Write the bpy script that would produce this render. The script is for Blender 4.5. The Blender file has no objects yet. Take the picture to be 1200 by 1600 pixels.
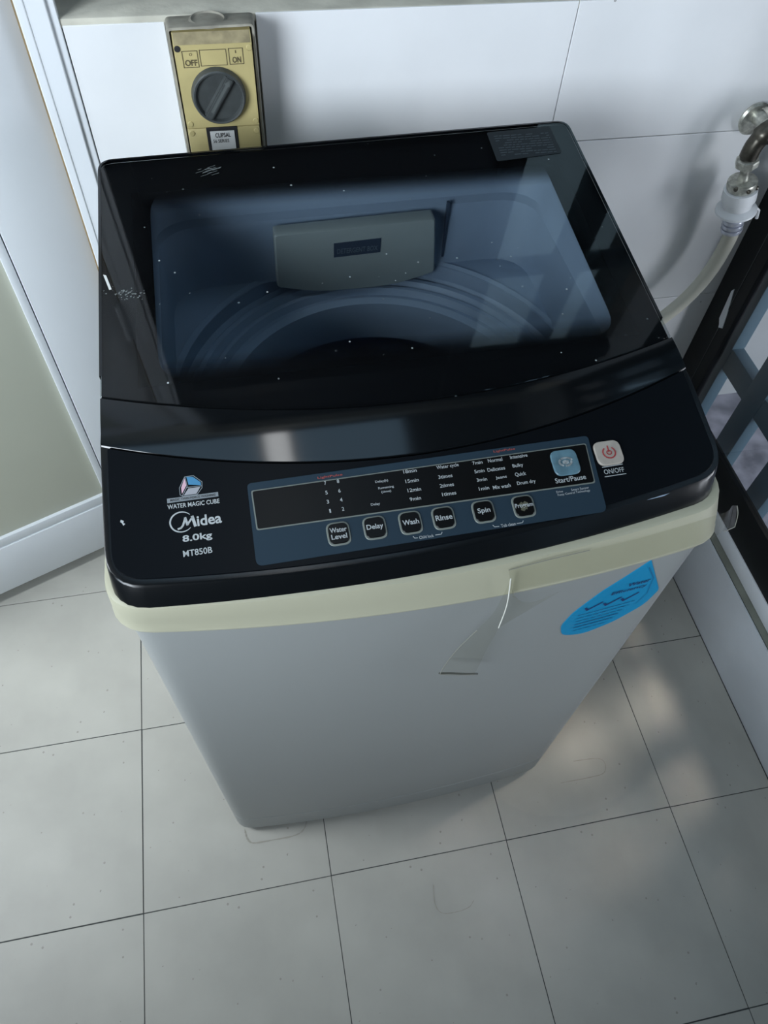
import bpy, bmesh, math, random
from mathutils import Vector, Matrix
random.seed(4)
S = bpy.context.scene
C = S.collection

# ------------------------------------------------------------------ camera
YAW, PITCH, ROLL = 0.250152637, 0.959590691, 0.0726436019
FPX = 1170.24277
cam_d = bpy.data.cameras.new('camera')
cam = bpy.data.objects.new('camera', cam_d)
C.objects.link(cam)
fwd = Vector((math.sin(YAW)*math.cos(PITCH), math.cos(YAW)*math.cos(PITCH), -math.sin(PITCH)))
rgt = fwd.cross(Vector((0, 0, 1))).normalized()
upv = rgt.cross(fwd)
r2 = rgt*math.cos(ROLL) + upv*math.sin(ROLL)
u2 = -rgt*math.sin(ROLL) + upv*math.cos(ROLL)
M = Matrix((r2, u2, -fwd)).transposed().to_4x4()
M.translation = Vector((0.293730704, -0.220357074, 1.37403291))
cam.matrix_world = M
cam_d.sensor_fit = 'VERTICAL'
cam_d.sensor_height = 24.0
cam_d.lens = FPX/1600*24.0
cam_d.clip_start = 0.02
S.camera = cam

# ------------------------------------------------------------------ sky, lamps, exposure
W = bpy.data.worlds.new('sky'); S.world = W
W.use_nodes = True
bg = W.node_tree.nodes['Background']
bg.inputs[0].default_value = (0.50, 0.76, 1.0, 1)
bg.inputs[1].default_value = 1.5

def area(name, loc, target, sx, sy, power, col):
    l = bpy.data.lights.new(name, 'AREA'); l.shape = 'RECTANGLE'; l.size = sx; l.size_y = sy
    l.energy = power; l.color = col
    o = bpy.data.objects.new(name, l); C.objects.link(o)
    o.location = loc
    o.rotation_euler = (Vector(target)-Vector(loc)).to_track_quat('-Z', 'Y').to_euler()
    return o
dl = area('daylight_left', (-1.10, -0.92, 1.40), (0.30, 0.72, 0.85), 1.0, 1.0, 15, (0.84, 0.92, 1.0))
dl.data.spread = math.radians(84)
dh = area('added_fill_left_high', (-1.12, 0.36, 2.12), (-0.15, 0.64, 0.0), 0.5, 0.45, 7.5, (0.90, 0.95, 1.0))  # added lamp, brightens the floor at the left and back
dh.data.spread = math.radians(58)
area('daylight_right', (2.25, -0.35, 0.85), (1.0, 0.55, 0.55), 1.1, 0.9, 56, (0.94, 0.95, 1.0))
dr = area('daylight_right_high', (1.75, 0.45, 1.75), (0.78, 0.19, 0.0), 0.22, 0.26, 0.48, (1.0, 0.86, 0.72))
dr.data.spread = math.radians(19)
S.view_settings.view_transform = 'Standard'
S.view_settings.look = 'None'
S.view_settings.gamma = 1.0
S.view_settings.exposure = 0.0
S.view_settings.use_curve_mapping = False
S.cycles.use_denoising = True
S.cycles.max_bounces = 8
S.cycles.transparent_max_bounces = 12

# ------------------------------------------------------------------ material helpers
def mat(name, col, rough=0.5, metal=0.0, spec=0.5, noise=0.0, nscale=30.0, bump=0.0, bscale=80.0, col2=None, coat=0.0):
    m = bpy.data.materials.new(name); m.use_nodes = True
    nt = m.node_tree; b = nt.nodes['Principled BSDF']
    b.inputs['Base Color'].default_value = (*col, 1)
    b.inputs['Roughness'].default_value = rough
    b.inputs['Metallic'].default_value = metal
    b.inputs['Specular IOR Level'].default_value = spec
    b.inputs['Coat Weight'].default_value = coat
    tc = nt.nodes.new('ShaderNodeTexCoord')
    if noise or col2:
        n = nt.nodes.new('ShaderNodeTexNoise'); n.inputs['Scale'].default_value = nscale
        n.inputs['Detail'].default_value = 6.0
        nt.links.new(tc.outputs['Object'], n.inputs['Vector'])
        r = nt.nodes.new('ShaderNodeValToRGB')
        c2 = col2 if col2 else tuple(c*(1-noise) for c in col)
        r.color_ramp.elements[0].position = 0.35; r.color_ramp.elements[0].color = (*c2, 1)
        r.color_ramp.elements[1].position = 0.65; r.color_ramp.elements[1].color = (*col, 1)
        nt.links.new(n.outputs['Fac'], r.inputs['Fac'])
        nt.links.new(r.outputs['Color'], b.inputs['Base Color'])
    if bump:
        n2 = nt.nodes.new('ShaderNodeTexNoise'); n2.inputs['Scale'].default_value = bscale
        n2.inputs['Detail'].default_value = 4.0
        nt.links.new(tc.outputs['Object'], n2.inputs['Vector'])
        bp = nt.nodes.new('ShaderNodeBump'); bp.inputs['Strength'].default_value = bump
        bp.inputs['Distance'].default_value = 0.002
        nt.links.new(n2.outputs['Fac'], bp.inputs['Height'])
        nt.links.new(bp.outputs['Normal'], b.inputs['Normal'])
    return m

def speckled(m, scale, thresh, col, coord='Object'):
    """scatter small dirt specks of colour col over a principled material"""
    nt = m.node_tree; b = nt.nodes['Principled BSDF']
    tc = nt.nodes.new('ShaderNodeTexCoord')
    v = nt.nodes.new('ShaderNodeTexVoronoi'); v.inputs['Scale'].default_value = scale
    nt.links.new(tc.outputs[coord], v.inputs['Vector'])
    n = nt.nodes.new('ShaderNodeTexNoise'); n.inputs['Scale'].default_value = scale*0.45
    nt.links.new(tc.outputs[coord], n.inputs['Vector'])
    lt = nt.nodes.new('ShaderNodeMath'); lt.operation = 'LESS_THAN'; lt.inputs[1].default_value = thresh
    nt.links.new(v.outputs['Distance'], lt.inputs[0])
    gt = nt.nodes.new('ShaderNodeMath'); gt.operation = 'GREATER_THAN'; gt.inputs[1].default_value = 0.56
    nt.links.new(n.outputs['Fac'], gt.inputs[0])
    mu = nt.nodes.new('ShaderNodeMath'); mu.operation = 'MULTIPLY'
    nt.links.new(lt.outputs[0], mu.inputs[0]); nt.links.new(gt.outputs[0], mu.inputs[1])
    mx = nt.nodes.new('ShaderNodeMix'); mx.data_type = 'RGBA'
    old = b.inputs['Base Color'].links[0].from_socket if b.inputs['Base Color'].links else None
    if old: nt.links.new(old, mx.inputs['A'])
    else: mx.inputs['A'].default_value = b.inputs['Base Color'].default_value
    mx.inputs['B'].default_value = (*col, 1)
    nt.links.new(mu.outputs[0], mx.inputs['Factor'])
    nt.links.new(mx.outputs['Result'], b.inputs['Base Color'])
    return m

def sheet_glass(name, tint, rough=0.02, ior=1.5, dust=False, dustscale=60.0, haze=0.0, hazecol=(0.5, 0.55, 0.6)):
    """thin tinted sheet: transparent straight through, with a fresnel gloss and optional dust"""
    m = bpy.data.materials.new(name); m.use_nodes = True
    nt = m.node_tree; nt.nodes.clear()
    out = nt.nodes.new('ShaderNodeOutputMaterial')
    tr = nt.nodes.new('ShaderNodeBsdfTransparent'); tr.inputs[0].default_value = (*tint, 1)
    gl = nt.nodes.new('ShaderNodeBsdfGlossy'); gl.inputs['Roughness'].default_value = rough
    fr = nt.nodes.new('ShaderNodeFresnel'); fr.inputs['IOR'].default_value = ior
    mx = nt.nodes.new('ShaderNodeMixShader')
    ge = nt.nodes.new('ShaderNodeNewGeometry')
    ff = nt.nodes.new('ShaderNodeMath'); ff.operation = 'SUBTRACT'; ff.inputs[0].default_value = 1.0
    nt.links.new(ge.outputs['Backfacing'], ff.inputs[1])
    fm = nt.nodes.new('ShaderNodeMath'); fm.operation = 'MULTIPLY'
    nt.links.new(fr.outputs[0], fm.inputs[0]); nt.links.new(ff.outputs[0], fm.inputs[1])
    nt.links.new(fm.outputs[0], mx.inputs[0]); nt.links.new(tr.outputs[0], mx.inputs[1]); nt.links.new(gl.outputs[0], mx.inputs[2])
    last = mx.outputs[0]
    if haze:
        df0 = nt.nodes.new('ShaderNodeBsdfDiffuse'); df0.inputs[0].default_value = (*hazecol, 1)
        m0 = nt.nodes.new('ShaderNodeMixShader'); m0.inputs[0].default_value = haze
        nt.links.new(last, m0.inputs[1]); nt.links.new(df0.outputs[0], m0.inputs[2]); last = m0.outputs[0]
    if dust:
        tc = nt.nodes.new('ShaderNodeTexCoord')
        v = nt.nodes.new('ShaderNodeTexVoronoi'); v.inputs['Scale'].default_value = dustscale
        nt.links.new(tc.outputs['Object'], v.inputs['Vector'])
        sep = nt.nodes.new('ShaderNodeSeparateColor'); nt.links.new(v.outputs['Color'], sep.inputs[0])
        # radius differs from cell to cell, most cells have none
        mr = nt.nodes.new('ShaderNodeMapRange'); mr.inputs[1].default_value = 0.45; mr.inputs[2].default_value = 1.0
        mr.inputs[3].default_value = 0.0; mr.inputs[4].default_value = 0.085
        nt.links.new(sep.outputs[0], mr.inputs[0])
        lt = nt.nodes.new('ShaderNodeMath'); lt.operation = 'LESS_THAN'
        nt.links.new(v.outputs['Distance'], lt.inputs[0]); nt.links.new(mr.outputs[0], lt.inputs[1])
        mu = nt.nodes.new('ShaderNodeMath'); mu.operation = 'MULTIPLY'
        nt.links.new(lt.outputs[0], mu.inputs[0]); nt.links.new(sep.outputs[1], mu.inputs[1])
        df = nt.nodes.new('ShaderNodeBsdfDiffuse'); df.inputs[0].default_value = (0.45, 0.5, 0.5, 1)
        mx2 = nt.nodes.new('ShaderNodeMixShader')
        nt.links.new(mu.outputs[0], mx2.inputs[0]); nt.links.new(last, mx2.inputs[1]); nt.links.new(df.outputs[0], mx2.inputs[2])
        last = mx2.outputs[0]
    nt.links.new(last, out.inputs[0])
    return m

M_tile = speckled(mat('wall_tile_white', (0.82, 0.83, 0.84), 0.30, noise=0.04, nscale=9), 26, 0.05, (0.42, 0.42, 0.42))
M_grout = mat('grout_grey', (0.30, 0.31, 0.33), 0.9)
M_cement = mat('cement_beige', (0.60, 0.58, 0.49), 0.85, noise=0.22, nscale=22, bump=0.5, bscale=60)
M_paint = mat('wall_paint_dull', (0.30, 0.31, 0.31), 0.7, noise=0.05, nscale=5)
M_ceil = mat('ceiling_paint', (0.16, 0.17, 0.18), 0.9)
M_floor = speckled(speckled(mat('vinyl_tile', (0.405, 0.40, 0.36), 0.42, spec=0.25, noise=0.13, nscale=7.0), 26, 0.055, (0.13, 0.125, 0.11)), 60, 0.11, (0.27, 0.26, 0.23))
M_floorjoint = mat('floor_joint', (0.045, 0.05, 0.05), 0.9)
M_doorwhite = mat('door_white', (0.74, 0.77, 0.80), 0.4, noise=0.04, nscale=6)
M_doorcream = mat('door_cream', (0.56, 0.57, 0.47), 0.55, noise=0.05, nscale=4)
M_doorgap = mat('door_gap_brown', (0.28, 0.20, 0.10), 0.8, noise=0.3)
M_blackmetal = mat('black_aluminium', (0.006, 0.007, 0.008), 0.45, spec=0.25)
M_curb = mat('curb_paint', (0.60, 0.63, 0.66), 0.55, noise=0.10, nscale=7)
M_ledge = mat('ledge_cement', (0.22, 0.23, 0.19), 0.85, noise=0.2, nscale=30)
M_grille = mat('grille_paint', (0.040, 0.074, 0.098), 0.5)
M_glass = sheet_glass('window_glass', (0.93, 0.95, 0.965), ior=1.45)
M_glassdull = sheet_glass('dusty_window_glass', (0.74, 0.74, 0.71), rough=0.06, ior=1.45)
M_outwall = mat('outside_wall_paint', (0.25, 0.26, 0.265), 0.8, noise=0.08, nscale=6)
M_outfloor = mat('outside_ground', (0.20, 0.195, 0.225), 0.85, col2=(0.07, 0.07, 0.085), nscale=16)

M_body = mat('washer_enamel', (0.312, 0.326, 0.320), 0.38, spec=0.4)
M_rim = mat('washer_cream_plastic', (0.435, 0.425, 0.315), 0.42, noise=0.03, nscale=8)
M_black = mat('gloss_black_plastic', (0.004, 0.005, 0.006), 0.08)
M_blackrough = mat('fascia_black', (0.0035, 0.0045, 0.006), 0.32, spec=0.07)
M_deckblack = mat('deck_black', (0.004, 0.004, 0.005), 0.6, spec=0.2)
M_overlay = mat('overlay_slate', (0.020, 0.038, 0.056), 0.45, spec=0.15)
M_display = mat('display_black', (0.004, 0.004, 0.004), 0.30, spec=0.12)
M_keyline = mat('keyline_grey', (0.17, 0.19, 0.17), 0.5)
M_print = mat('print_light', (0.42, 0.45, 0.46), 0.6)
M_printdim = mat('print_dim', (0.20, 0.23, 0.25), 0.6)
M_red = mat('print_red', (0.35, 0.07, 0.06), 0.6)
M_btnblue = mat('start_blue', (0.11, 0.215, 0.27), 0.4, noise=0.35, nscale=90)
M_btnwhite = mat('power_grey', (0.42, 0.38, 0.33), 0.5, noise=0.15, nscale=120)
M_redprint = mat('power_red', (0.42, 0.06, 0.06), 0.5)
M_pink = mat('cube_pink', (0.62, 0.40, 0.48), 0.5)
M_cubeblue = mat('cube_blue', (0.05, 0.22, 0.40), 0.5)
M_cubegrey = mat('cube_grey', (0.32, 0.33, 0.36), 0.5)
M_lid = sheet_glass('lid_smoked', (0.77, 0.80, 0.815), 0.03, 1.5, dust=True, dustscale=70.0)
M_well = mat('well_blue_plastic', (0.34, 0.42, 0.53), 0.45)
M_filter = mat('filter_grey', (0.42, 0.46, 0.44), 0.5)
M_filterlab = mat('filter_label_dark', (0.05, 0.07, 0.11), 0.5)
M_basket = mat('basket_steel', (0.20, 0.24, 0.34), 0.4, metal=0.4)
M_sticker = mat('sticker_cyan', (0.003, 0.27, 0.52), 0.45, spec=0.3)
M_navy = mat('print_navy', (0.010, 0.035, 0.14), 0.6)
M_navydim = mat('print_navy_faint', (0.006, 0.15, 0.33), 0.6)
M_tape = sheet_glass('clear_tape', (0.95, 0.95, 0.92), 0.12, 1.5, haze=0.07, hazecol=(0.32, 0.32, 0.26))
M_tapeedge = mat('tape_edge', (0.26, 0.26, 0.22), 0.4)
M_crease2 = mat('tape_crease', (0.75, 0.75, 0.68), 0.25)
M_foot = mat('foot_rubber', (0.03, 0.03, 0.03), 0.8)
M_swbase = mat('switch_base_grey', (0.37, 0.35, 0.29), 0.7, noise=0.35, nscale=45)
M_swplate = mat('switch_yellowed', (0.50, 0.42, 0.19), 0.5, noise=0.12, nscale=25)
M_swdirty = mat('switch_dirty', (0.36, 0.30, 0.17), 0.7, noise=0.4, nscale=60)
M_knob = mat('knob_grey', (0.055, 0.062, 0.062), 0.42, noise=0.2, nscale=80)
M_dark = mat('dark_recess', (0.012, 0.012, 0.014), 0.7)
M_label = mat('name_label', (0.62, 0.63, 0.62), 0.5)
M_ink = mat('ink_black', (0.02, 0.02, 0.02), 0.6)
M_inkolive = mat('ink_olive', (0.10, 0.08, 0.04), 0.7)
M_chrome = mat('chrome_worn', (0.62, 0.62, 0.55), 0.32, metal=0.65, noise=0.55, nscale=110)
M_brassdark = mat('tarnished_brass', (0.13, 0.12, 0.10), 0.35, metal=0.9, noise=0.5, nscale=70)
M_whitepl = mat('white_nylon', (0.66, 0.68, 0.70), 0.35)
M_hose = mat('hose_cream', (0.55, 0.54, 0.46), 0.45)
M_clamp = mat('clamp_steel', (0.62, 0.65, 0.74), 0.25, metal=0.5)
M_stain = mat('dirt_ring', (0.30, 0.29, 0.25), 0.8)
M_crease = mat('body_crease', (0.40, 0.42, 0.43), 0.6)

# ------------------------------------------------------------------ mesh helpers
def obj(name, bm, m, parent=None, smooth=False, loc=None):
    bmesh.ops.recalc_face_normals(bm, faces=bm.faces[:])
    me = bpy.data.meshes.new(name); bm.to_mesh(me); bm.free()
    if smooth:
        for p in me.polygons: p.use_smooth = True
        if hasattr(me, 'set_sharp_from_angle'): me.set_sharp_from_angle(angle=math.radians(35))
    me.materials.append(m)
    o = bpy.data.objects.new(name, me); C.objects.link(o)
    if parent: o.parent = parent; o.matrix_parent_inverse = parent.matrix_basis.inverted()
    if loc: o.location = loc
    return o
def tag(o, label=None, cat=None, group=None, kind=None):
    if label: o['label'] = label
    if cat: o['category'] = cat
    if group: o['group'] = group
    if kind: o['kind'] = kind
    return o
def empty(name, loc):
    o = bpy.data.objects.new(name, None); C.objects.link(o); o.location = loc; o.empty_display_size = 0.05
    return o
def add_box(bm, x0, x1, y0, y1, z0, z1, bev=0.0):
    r = bmesh.ops.create_cube(bm, size=1.0)
    vs = r['verts']
    for v in vs:
        v.co = Vector((x0+(v.co.x+.5)*(x1-x0), y0+(v.co.y+.5)*(y1-y0), z0+(v.co.z+.5)*(z1-z0)))
    if bev:
        es = list({e for v in vs for e in v.link_edges})
        bmesh.ops.bevel(bm, geom=es, offset=bev, segments=2, affect='EDGES', profile=0.5)
def box(name, x0, x1, y0, y1, z0, z1, m, parent=None, bev=0.0):
    bm = bmesh.new(); add_box(bm, x0, x1, y0, y1, z0, z1, bev)
    return obj(name, bm, m, parent, smooth=bev > 0)
def struct(o): o['kind'] = 'structure'; return o
def loft(bm, loops, cap0=False, cap1=False, closed=True):
    rows = [[bm.verts.new(p) for p in lp] for lp in loops]
    n = len(rows[0])
    for a, b in zip(rows, rows[1:]):
        for i in range(n if closed else n-1):
            j = (i+1) % n
            bm.faces.new((a[i], a[j], b[j], b[i]))
    if cap0: bm.faces.new(rows[0][::-1])
    if cap1: bm.faces.new(rows[-1])
    return rows
def lathe(bm, prof, M4=None, seg=32, cap0=True, cap1=True):
    loops = []
    for r, h in prof:
        lp = []
        for i in range(seg):
            a = 2*math.pi*i/seg
            p = Vector((r*math.cos(a), r*math.sin(a), h))
            lp.append(M4 @ p if M4 else p)
        loops.append(lp)
    loft(bm, loops, cap0, cap1)
def tube(bm, pts, rad, seg=16, cap=True):
    pts = [Vector(p) for p in pts]
    loops = []; prev = None
    for i, p in enumerate(pts):
        t = (pts[min(i+1, len(pts)-1)] - pts[max(i-1, 0)]).normalized()
        if prev is None:
            a = Vector((0, 1, 0)) if abs(t.y) < 0.9 else Vector((1, 0, 0))
            n = t.cross(a).normalized()
        else:
            n = (prev - t*prev.dot(t)).normalized()
        prev = n; b = t.cross(n)
        r = rad[i] if isinstance(rad, (list, tuple)) else rad
        loops.append([p + n*r*math.cos(2*math.pi*k/seg) + b*r*math.sin(2*math.pi*k/seg) for k in range(seg)])
    loft(bm, loops, cap, cap)
def spline(pts, n=8):
    pts = [Vector(p) for p in pts]; out = []
    for i in range(len(pts)-1):
        p0 = pts[max(i-1, 0)]; p1 = pts[i]; p2 = pts[i+1]; p3 = pts[min(i+2, len(pts)-1)]
        for k in range(n):
            t = k/n
            out.append(0.5*((2*p1)+(p2-p0)*t+(2*p0-5*p1+4*p2-p3)*t*t+(3*p1-p0-3*p2+p3)*t**3))
    out.append(pts[-1]); return out
def rpoly(cs, r, seg=5):
    """polygon with corners rounded (2-D)"""
    out = []; n = len(cs); rs = r if isinstance(r, (list, tuple)) else [r]*n
    for i in range(n):
        p = Vector(cs[i]); a = Vector(cs[i-1]); b = Vector(cs[(i+1) % n])
        if rs[i] <= 0: out.append(p.copy()); continue
        s = p+(a-p).normalized()*rs[i]; e = p+(b-p).normalized()*rs[i]
        for k in range(seg+1):
            t = k/seg
            out.append((1-t)**2*s+2*t*(1-t)*p+t*t*e)
    return out
def rrect(cx, cy, w, h, r, seg=5, rot=0.0):
    ps = rpoly([(-w/2, -h/2), (w/2, -h/2), (w/2, h/2), (-w/2, h/2)], r, seg)
    c, s = math.cos(rot), math.sin(rot)
    return [Vector((cx+p.x*c-p.y*s, cy+p.x*s+p.y*c)) for p in ps]
_txt = {}
def text2d(s, bold=0.0):
    """lettering as a flat mesh normalised to its own box"""
    key = (s, bold)
    if key in _txt: return _txt[key]
    cu = bpy.data.curves.new('txt', 'FONT'); cu.body = s; cu.size = 1.0; cu.offset = bold; cu.resolution_u = 3
    o = bpy.data.objects.new('txt', cu); C.objects.link(o)
    dg = bpy.context.evaluated_depsgraph_get(); dg.update()
    me = bpy.data.meshes.new_from_object(o.evaluated_get(dg))
    vs = [(v.co.x, v.co.y) for v in me.vertices]; fs = [tuple(p.vertices) for p in me.polygons]
    bpy.data.objects.remove(o); bpy.data.curves.remove(cu); bpy.data.meshes.remove(me)
    x0 = min(v[0] for v in vs); x1 = max(v[0] for v in vs); y0 = min(v[1] for v in vs); y1 = max(v[1] for v in vs)
    vs = [((x-x0)/max(x1-x0, 1e-6)-.5, (y-y0)/max(y1-y0, 1e-6)-.5) for x, y in vs]
    _txt[key] = (vs, fs); return _txt[key]
def lay(bm, pts, faces, fn):
    vv = [bm.verts.new(fn(x, y)) for x, y in pts]
    for f in faces:
        try: bm.faces.new([vv[i] for i in f])
        except ValueError: pass
def lay_text(bm, s, cx, cy, w, h, fn, rot=0.0, bold=0.0, slant=0.0):
    vs, fs = text2d(s, bold); c, sn = math.cos(rot), math.sin(rot)
    pts = []
    for x, y in vs:
        X = x*w+slant*y*h; Y = y*h
        pts.append((cx+X*c-Y*sn, cy+X*sn+Y*c))
    lay(bm, pts, fs, fn)
def lay_poly(bm, pts, fn): lay(bm, [(p[0], p[1]) for p in pts], [tuple(range(len(pts)))], fn)
def lay_ring(bm, outer, inner, fn):
    n = len(outer)
    lay(bm, [(p[0], p[1]) for p in outer]+[(p[0], p[1]) for p in inner],
        [(i, (i+1) % n, n+(i+1) % n, n+i) for i in range(n)], fn)
def plate(bm, pts, fn0, fn1, bev=0.0):
    """prism between two surfaces, with an optional small chamfer on its top"""
    c = sum((Vector((p[0], p[1])) for p in pts), Vector((0, 0)))/len(pts)
    loops = [[fn0(p[0], p[1]) for p in pts]]
    if bev:
        lo = [fn1(p[0], p[1]) for p in pts]; dn = (Vector(fn0(*pts[0]))-Vector(lo[0])).normalized()*bev
        loops.append([Vector(q)+dn for q in lo])
        ins = []
        for p in pts:
            d = Vector((p[0], p[1]))-c
            ins.append(c+d*(1-bev/max(d.length, 1e-6)))
        loops.append([fn1(p[0], p[1]) for p in ins])
    else: loops.append([fn1(p[0], p[1]) for p in pts])
    loft(bm, loops, True, True)

# ================================================================== SETTING
T = 0.305
# floor: joint bed with single tiles lying on it
bm = bmesh.new(); add_box(bm, -1.2, 1.115, -2.3, 0.76, -0.06, -0.0009)
floor = struct(obj('floor', bm, M_floorjoint))
bm = bmesh.new(); add_box(bm, 0.0007, T-0.0007, 0.0007, T-0.0007, -0.003, 0.0, 0.0006)
tile0 = obj('tile', bm, M_floor, floor)
first = True
for i in range(-4, 4):
    for j in range(-8, 3):
        x0, y0 = i*T, j*T
        if x0+T <= -1.2: continue
        sx = 1.0; sy = 1.0
        if x0+T > 1.114: sx = (1.114-x0)/T
        if y0+T > 0.748: sy = (0.748-y0)/T
        if x0 < -1.199: sx = (x0+T+1.199)/T; x0 = -1.199
        if sx < .03 or sy < .03: continue
        if first: o = tile0; first = False
        else:
            o = tile0.copy(); C.objects.link(o); o.parent = floor
        o.location = (x0, y0, random.uniform(-0.0002, 0.0002)); o.scale = (sx, sy, 1)
        o.rotation_euler = (0, 0, random.uniform(-0.0012, 0.0012))
# dirt rings left by feet on the floor
def ring_stain(pts, w=0.0016):
    bm = bmesh.new()
    L = []; R = []
    pts = [Vector(p) for p in spline([(x, y, 0) for x, y in pts], 6)]
    for i, p in enumerate(pts):
        t = (pts[min(i+1, len(pts)-1)]-pts[max(i-1, 0)]).normalized(); n = Vector((-t.y, t.x, 0))
        ww = w*(0.5+random.random())
        L.append(p+n*ww/2); R.append(p-n*ww/2)
    for a in (L, R):
        for v in a: v.z = 0.0006
    loft(bm, [L, R], closed=False)
    tag(obj('dirt_ring', bm, M_stain, floor), kind='stuff')
ring_stain([(0.170, 0.098), (0.173, 0.083), (0.183, 0.074), (0.215, 0.073), (0.250, 0.073), (0.268, 0.079), (0.277, 0.094)], 0.0022)
ring_stain([(0.470, -0.045), (0.466, -0.072), (0.474, -0.088), (0.498, -0.091), (0.520, -0.088), (0.530, -0.080)], 0.0012)
ring_stain([(0.735, 0.075), (0.790, 0.075), (0.818, 0.078), (0.826, 0.094), (0.815, 0.105), (0.770, 0.108)], 0.0012)

# back wall: plaster core, cement band, tiles
SILL = 0.993
WIN_X0, WIN_X1 = 0.131, 1.12
bm = bmesh.new()
add_box(bm, 0.113, 1.158, 0.7585, 0.93, 0.0, SILL-0.012)          # below the sill
add_box(bm, -1.2, -0.62, 0.7585, 0.93, 0.0, 2.5)                 # left of the door
add_box(bm, -0.62, 0.113, 0.7585, 0.93, 2.1, 2.5)                # above the door
add_box(bm, 0.113, 1.30, 0.7585, 0.93, 2.40, 2.5)                # above the high window
wall_back = struct(obj('wall_back', bm, M_cement))
# tiles of the back wall, 61 x 30 cm, each its own piece
def wall_tile(x0, x1, z0, z1):
    bm = bmesh.new(); add_box(bm, x0+0.0006, x1-0.0006, 0.75, 0.7582, z0+0.0006, z1-0.0006, 0.0009)
    obj('tile', bm, M_tile, wall_back)
rows = [0.0, 0.203, 0.508, 0.813, SILL-0.001]
for k in range(4):
    z0, z1 = rows[k], rows[k+1]
    if k == 3:
        wall_tile(0.131, 0.2435, z0, z1-0.006); wall_tile(0.2435, 0.345, z0, 0.868)
        wall_tile(0.346, 0.742, z0, z1); wall_tile(0.742, 1.1368, z0, z1)
    else:
        xs = [0.131, 0.742, 1.1368]
        for a, b in zip(xs, xs[1:]): wall_tile(a, b, z0, z1)
sill = box('trim_1', 0.113, 1.137, 0.751, 0.935, SILL-0.0115, SILL-0.0005, M_cement, bev=0.003); struct(sill)

# door casing and the ajar door at the left
bm = bmesh.new()
add_box(bm, 0.0895, 0.1000, 0.7425, 0.80, 0.0, 2.09, 0.0015)
add_box(bm, 0.0990, 0.1215, 0.7440, 0.79, 0.0, 2.09, 0.0012)
add_box(bm, 0.1205, 0.1302, 0.7485, 0.7583, 0.0, 2.09, 0.001)
struct(obj('trim_2', bm, M_doorwhite))
box('gap_strip', 0.0868, 0.0898, 0.7472, 0.79, 0.0, 2.09, M_doorgap, bpy.data.objects['trim_2'])

DH = Vector((0.0866, 0.7637)); DA = math.radians(22.0)
dz0 = 0.025
door = empty('door_1', (DH.x, DH.y, 0)); struct(door)
ddir = Vector((-math.cos(DA), -math.sin(DA))); dn = Vector((math.sin(DA), -math.cos(DA)))
def D(s, d, z): return Vector((DH.x+ddir.x*s+dn.x*d, DH.y+ddir.y*s+dn.y*d, z))
def door_box(name, s0, s1, d0, d1, z0, z1, m, bev=0.0015, n=1):
    bm = bmesh.new(); add_box(bm, s0, s1, d0, d1, z0, z1, bev)
    for v in bm.verts: v.co = D(v.co.x, v.co.y, v.co.z)
    return obj(name, bm, m, door, smooth=True)
DWID, DTOP = 0.68, 2.06
door_box('stile', 0.0, 0.1085, -0.034, 0.0, dz0, DTOP, M_doorwhite)
door_box('stile', DWID-0.1085, DWID, -0.034, 0.0, dz0, DTOP, M_doorwhite)
door_box('bottom_rail', 0.1085, DWID-0.1085, -0.034, 0.0, dz0, 0.1545, M_doorwhite)
door_box('top_rail', 0.1085, DWID-0.1085, -0.034, 0.0, DTOP-0.11, DTOP, M_doorwhite)
door_box('middle_rail', 0.1085, DWID-0.1085, -0.034, 0.0, 0.98, 1.09, M_doorwhite)
for za, zb in ((0.156, 0.979), (1.091, DTOP-0.111)):
    for args in ((0.110, 0.122, za, zb), (DWID-0.122, DWID-0.110, za, zb)):
        door_box('glazing_bead', args[0], args[1], -0.030, -0.002, args[2], args[3], M_doorwhite, 0.002)
    for a, b in ((za, za+0.022), (zb-0.022, zb)):
        door_box('glazing_bead', 0.1225, DWID-0.1225, -0.030, -0.002, a, b, M_doorwhite, 0.002)
    door_box('panel', 0.114, DWID-0.114, -0.024, -0.009, za+0.004, zb-0.004, M_doorcream)
for zc in (0.28, 1.36):
    bm = bmesh.new()
    lathe(bm, [(0.006, -0.045), (0.0065, -0.044), (0.0065, 0.044), (0.006, 0.045)], Matrix.Translation(Vector((0.0845, 0.7405, zc))), 12)
    obj('hinge', bm, M_doorwhite, door, smooth=True)

# right wall: low curb, ledge, black framed window, upper wall
bm = bmesh.new()
add_box(bm, 1.1195, 1.158, -2.3, 0.7582, -0.06, 0.160)
add_box(bm, 1.137, 1.26, -2.3, -1.35, 0.16, 2.5)
add_box(bm, 1.137, 1.26, -1.35, 0.7585, 2.12, 2.5)
struct(obj('wall_right', bm, M_paint))
struct(box('baseboard_right', 1.1150, 1.1192, -2.3, 0.7495, -0.0005, 0.1735, M_curb, bev=0.0012))
struct(box('trim_3', 1.1212, 1.158, -2.3, 0.7495, 0.160, 0.1715, M_ledge, bev=0.001))
struct(box('trim_4', 1.1345, 1.158, -2.3, 0.7495, 0.172, 0.2085, M_doorwhite, bev=0.002))
win = empty('window_1', (1.16, -0.3, 0.21)); struct(win)
FX0, FX1 = 1.1362, 1.150
box('bottom_rail', FX0, FX1, -1.345, 0.7495, 0.209, 0.2945, M_blackmetal, win, 0.002)
box('top_rail', FX0, FX1, -1.345, 0.7495, 2.05, 2.118, M_blackmetal, win, 0.002)
post = box('frame_post', FX0-0.0012, FX1, 0.674, 0.7515, 0.295, 2.0495, M_blackmetal, win, 0.002)
box('frame_post', FX0, FX1, -1.345, -1.265, 0.295, 2.0495, M_blackmetal, win, 0.002)
box('frame_post', FX0, FX1, -0.345, -0.275, 0.295, 2.0495, M_blackmetal, win, 0.002)
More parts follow.
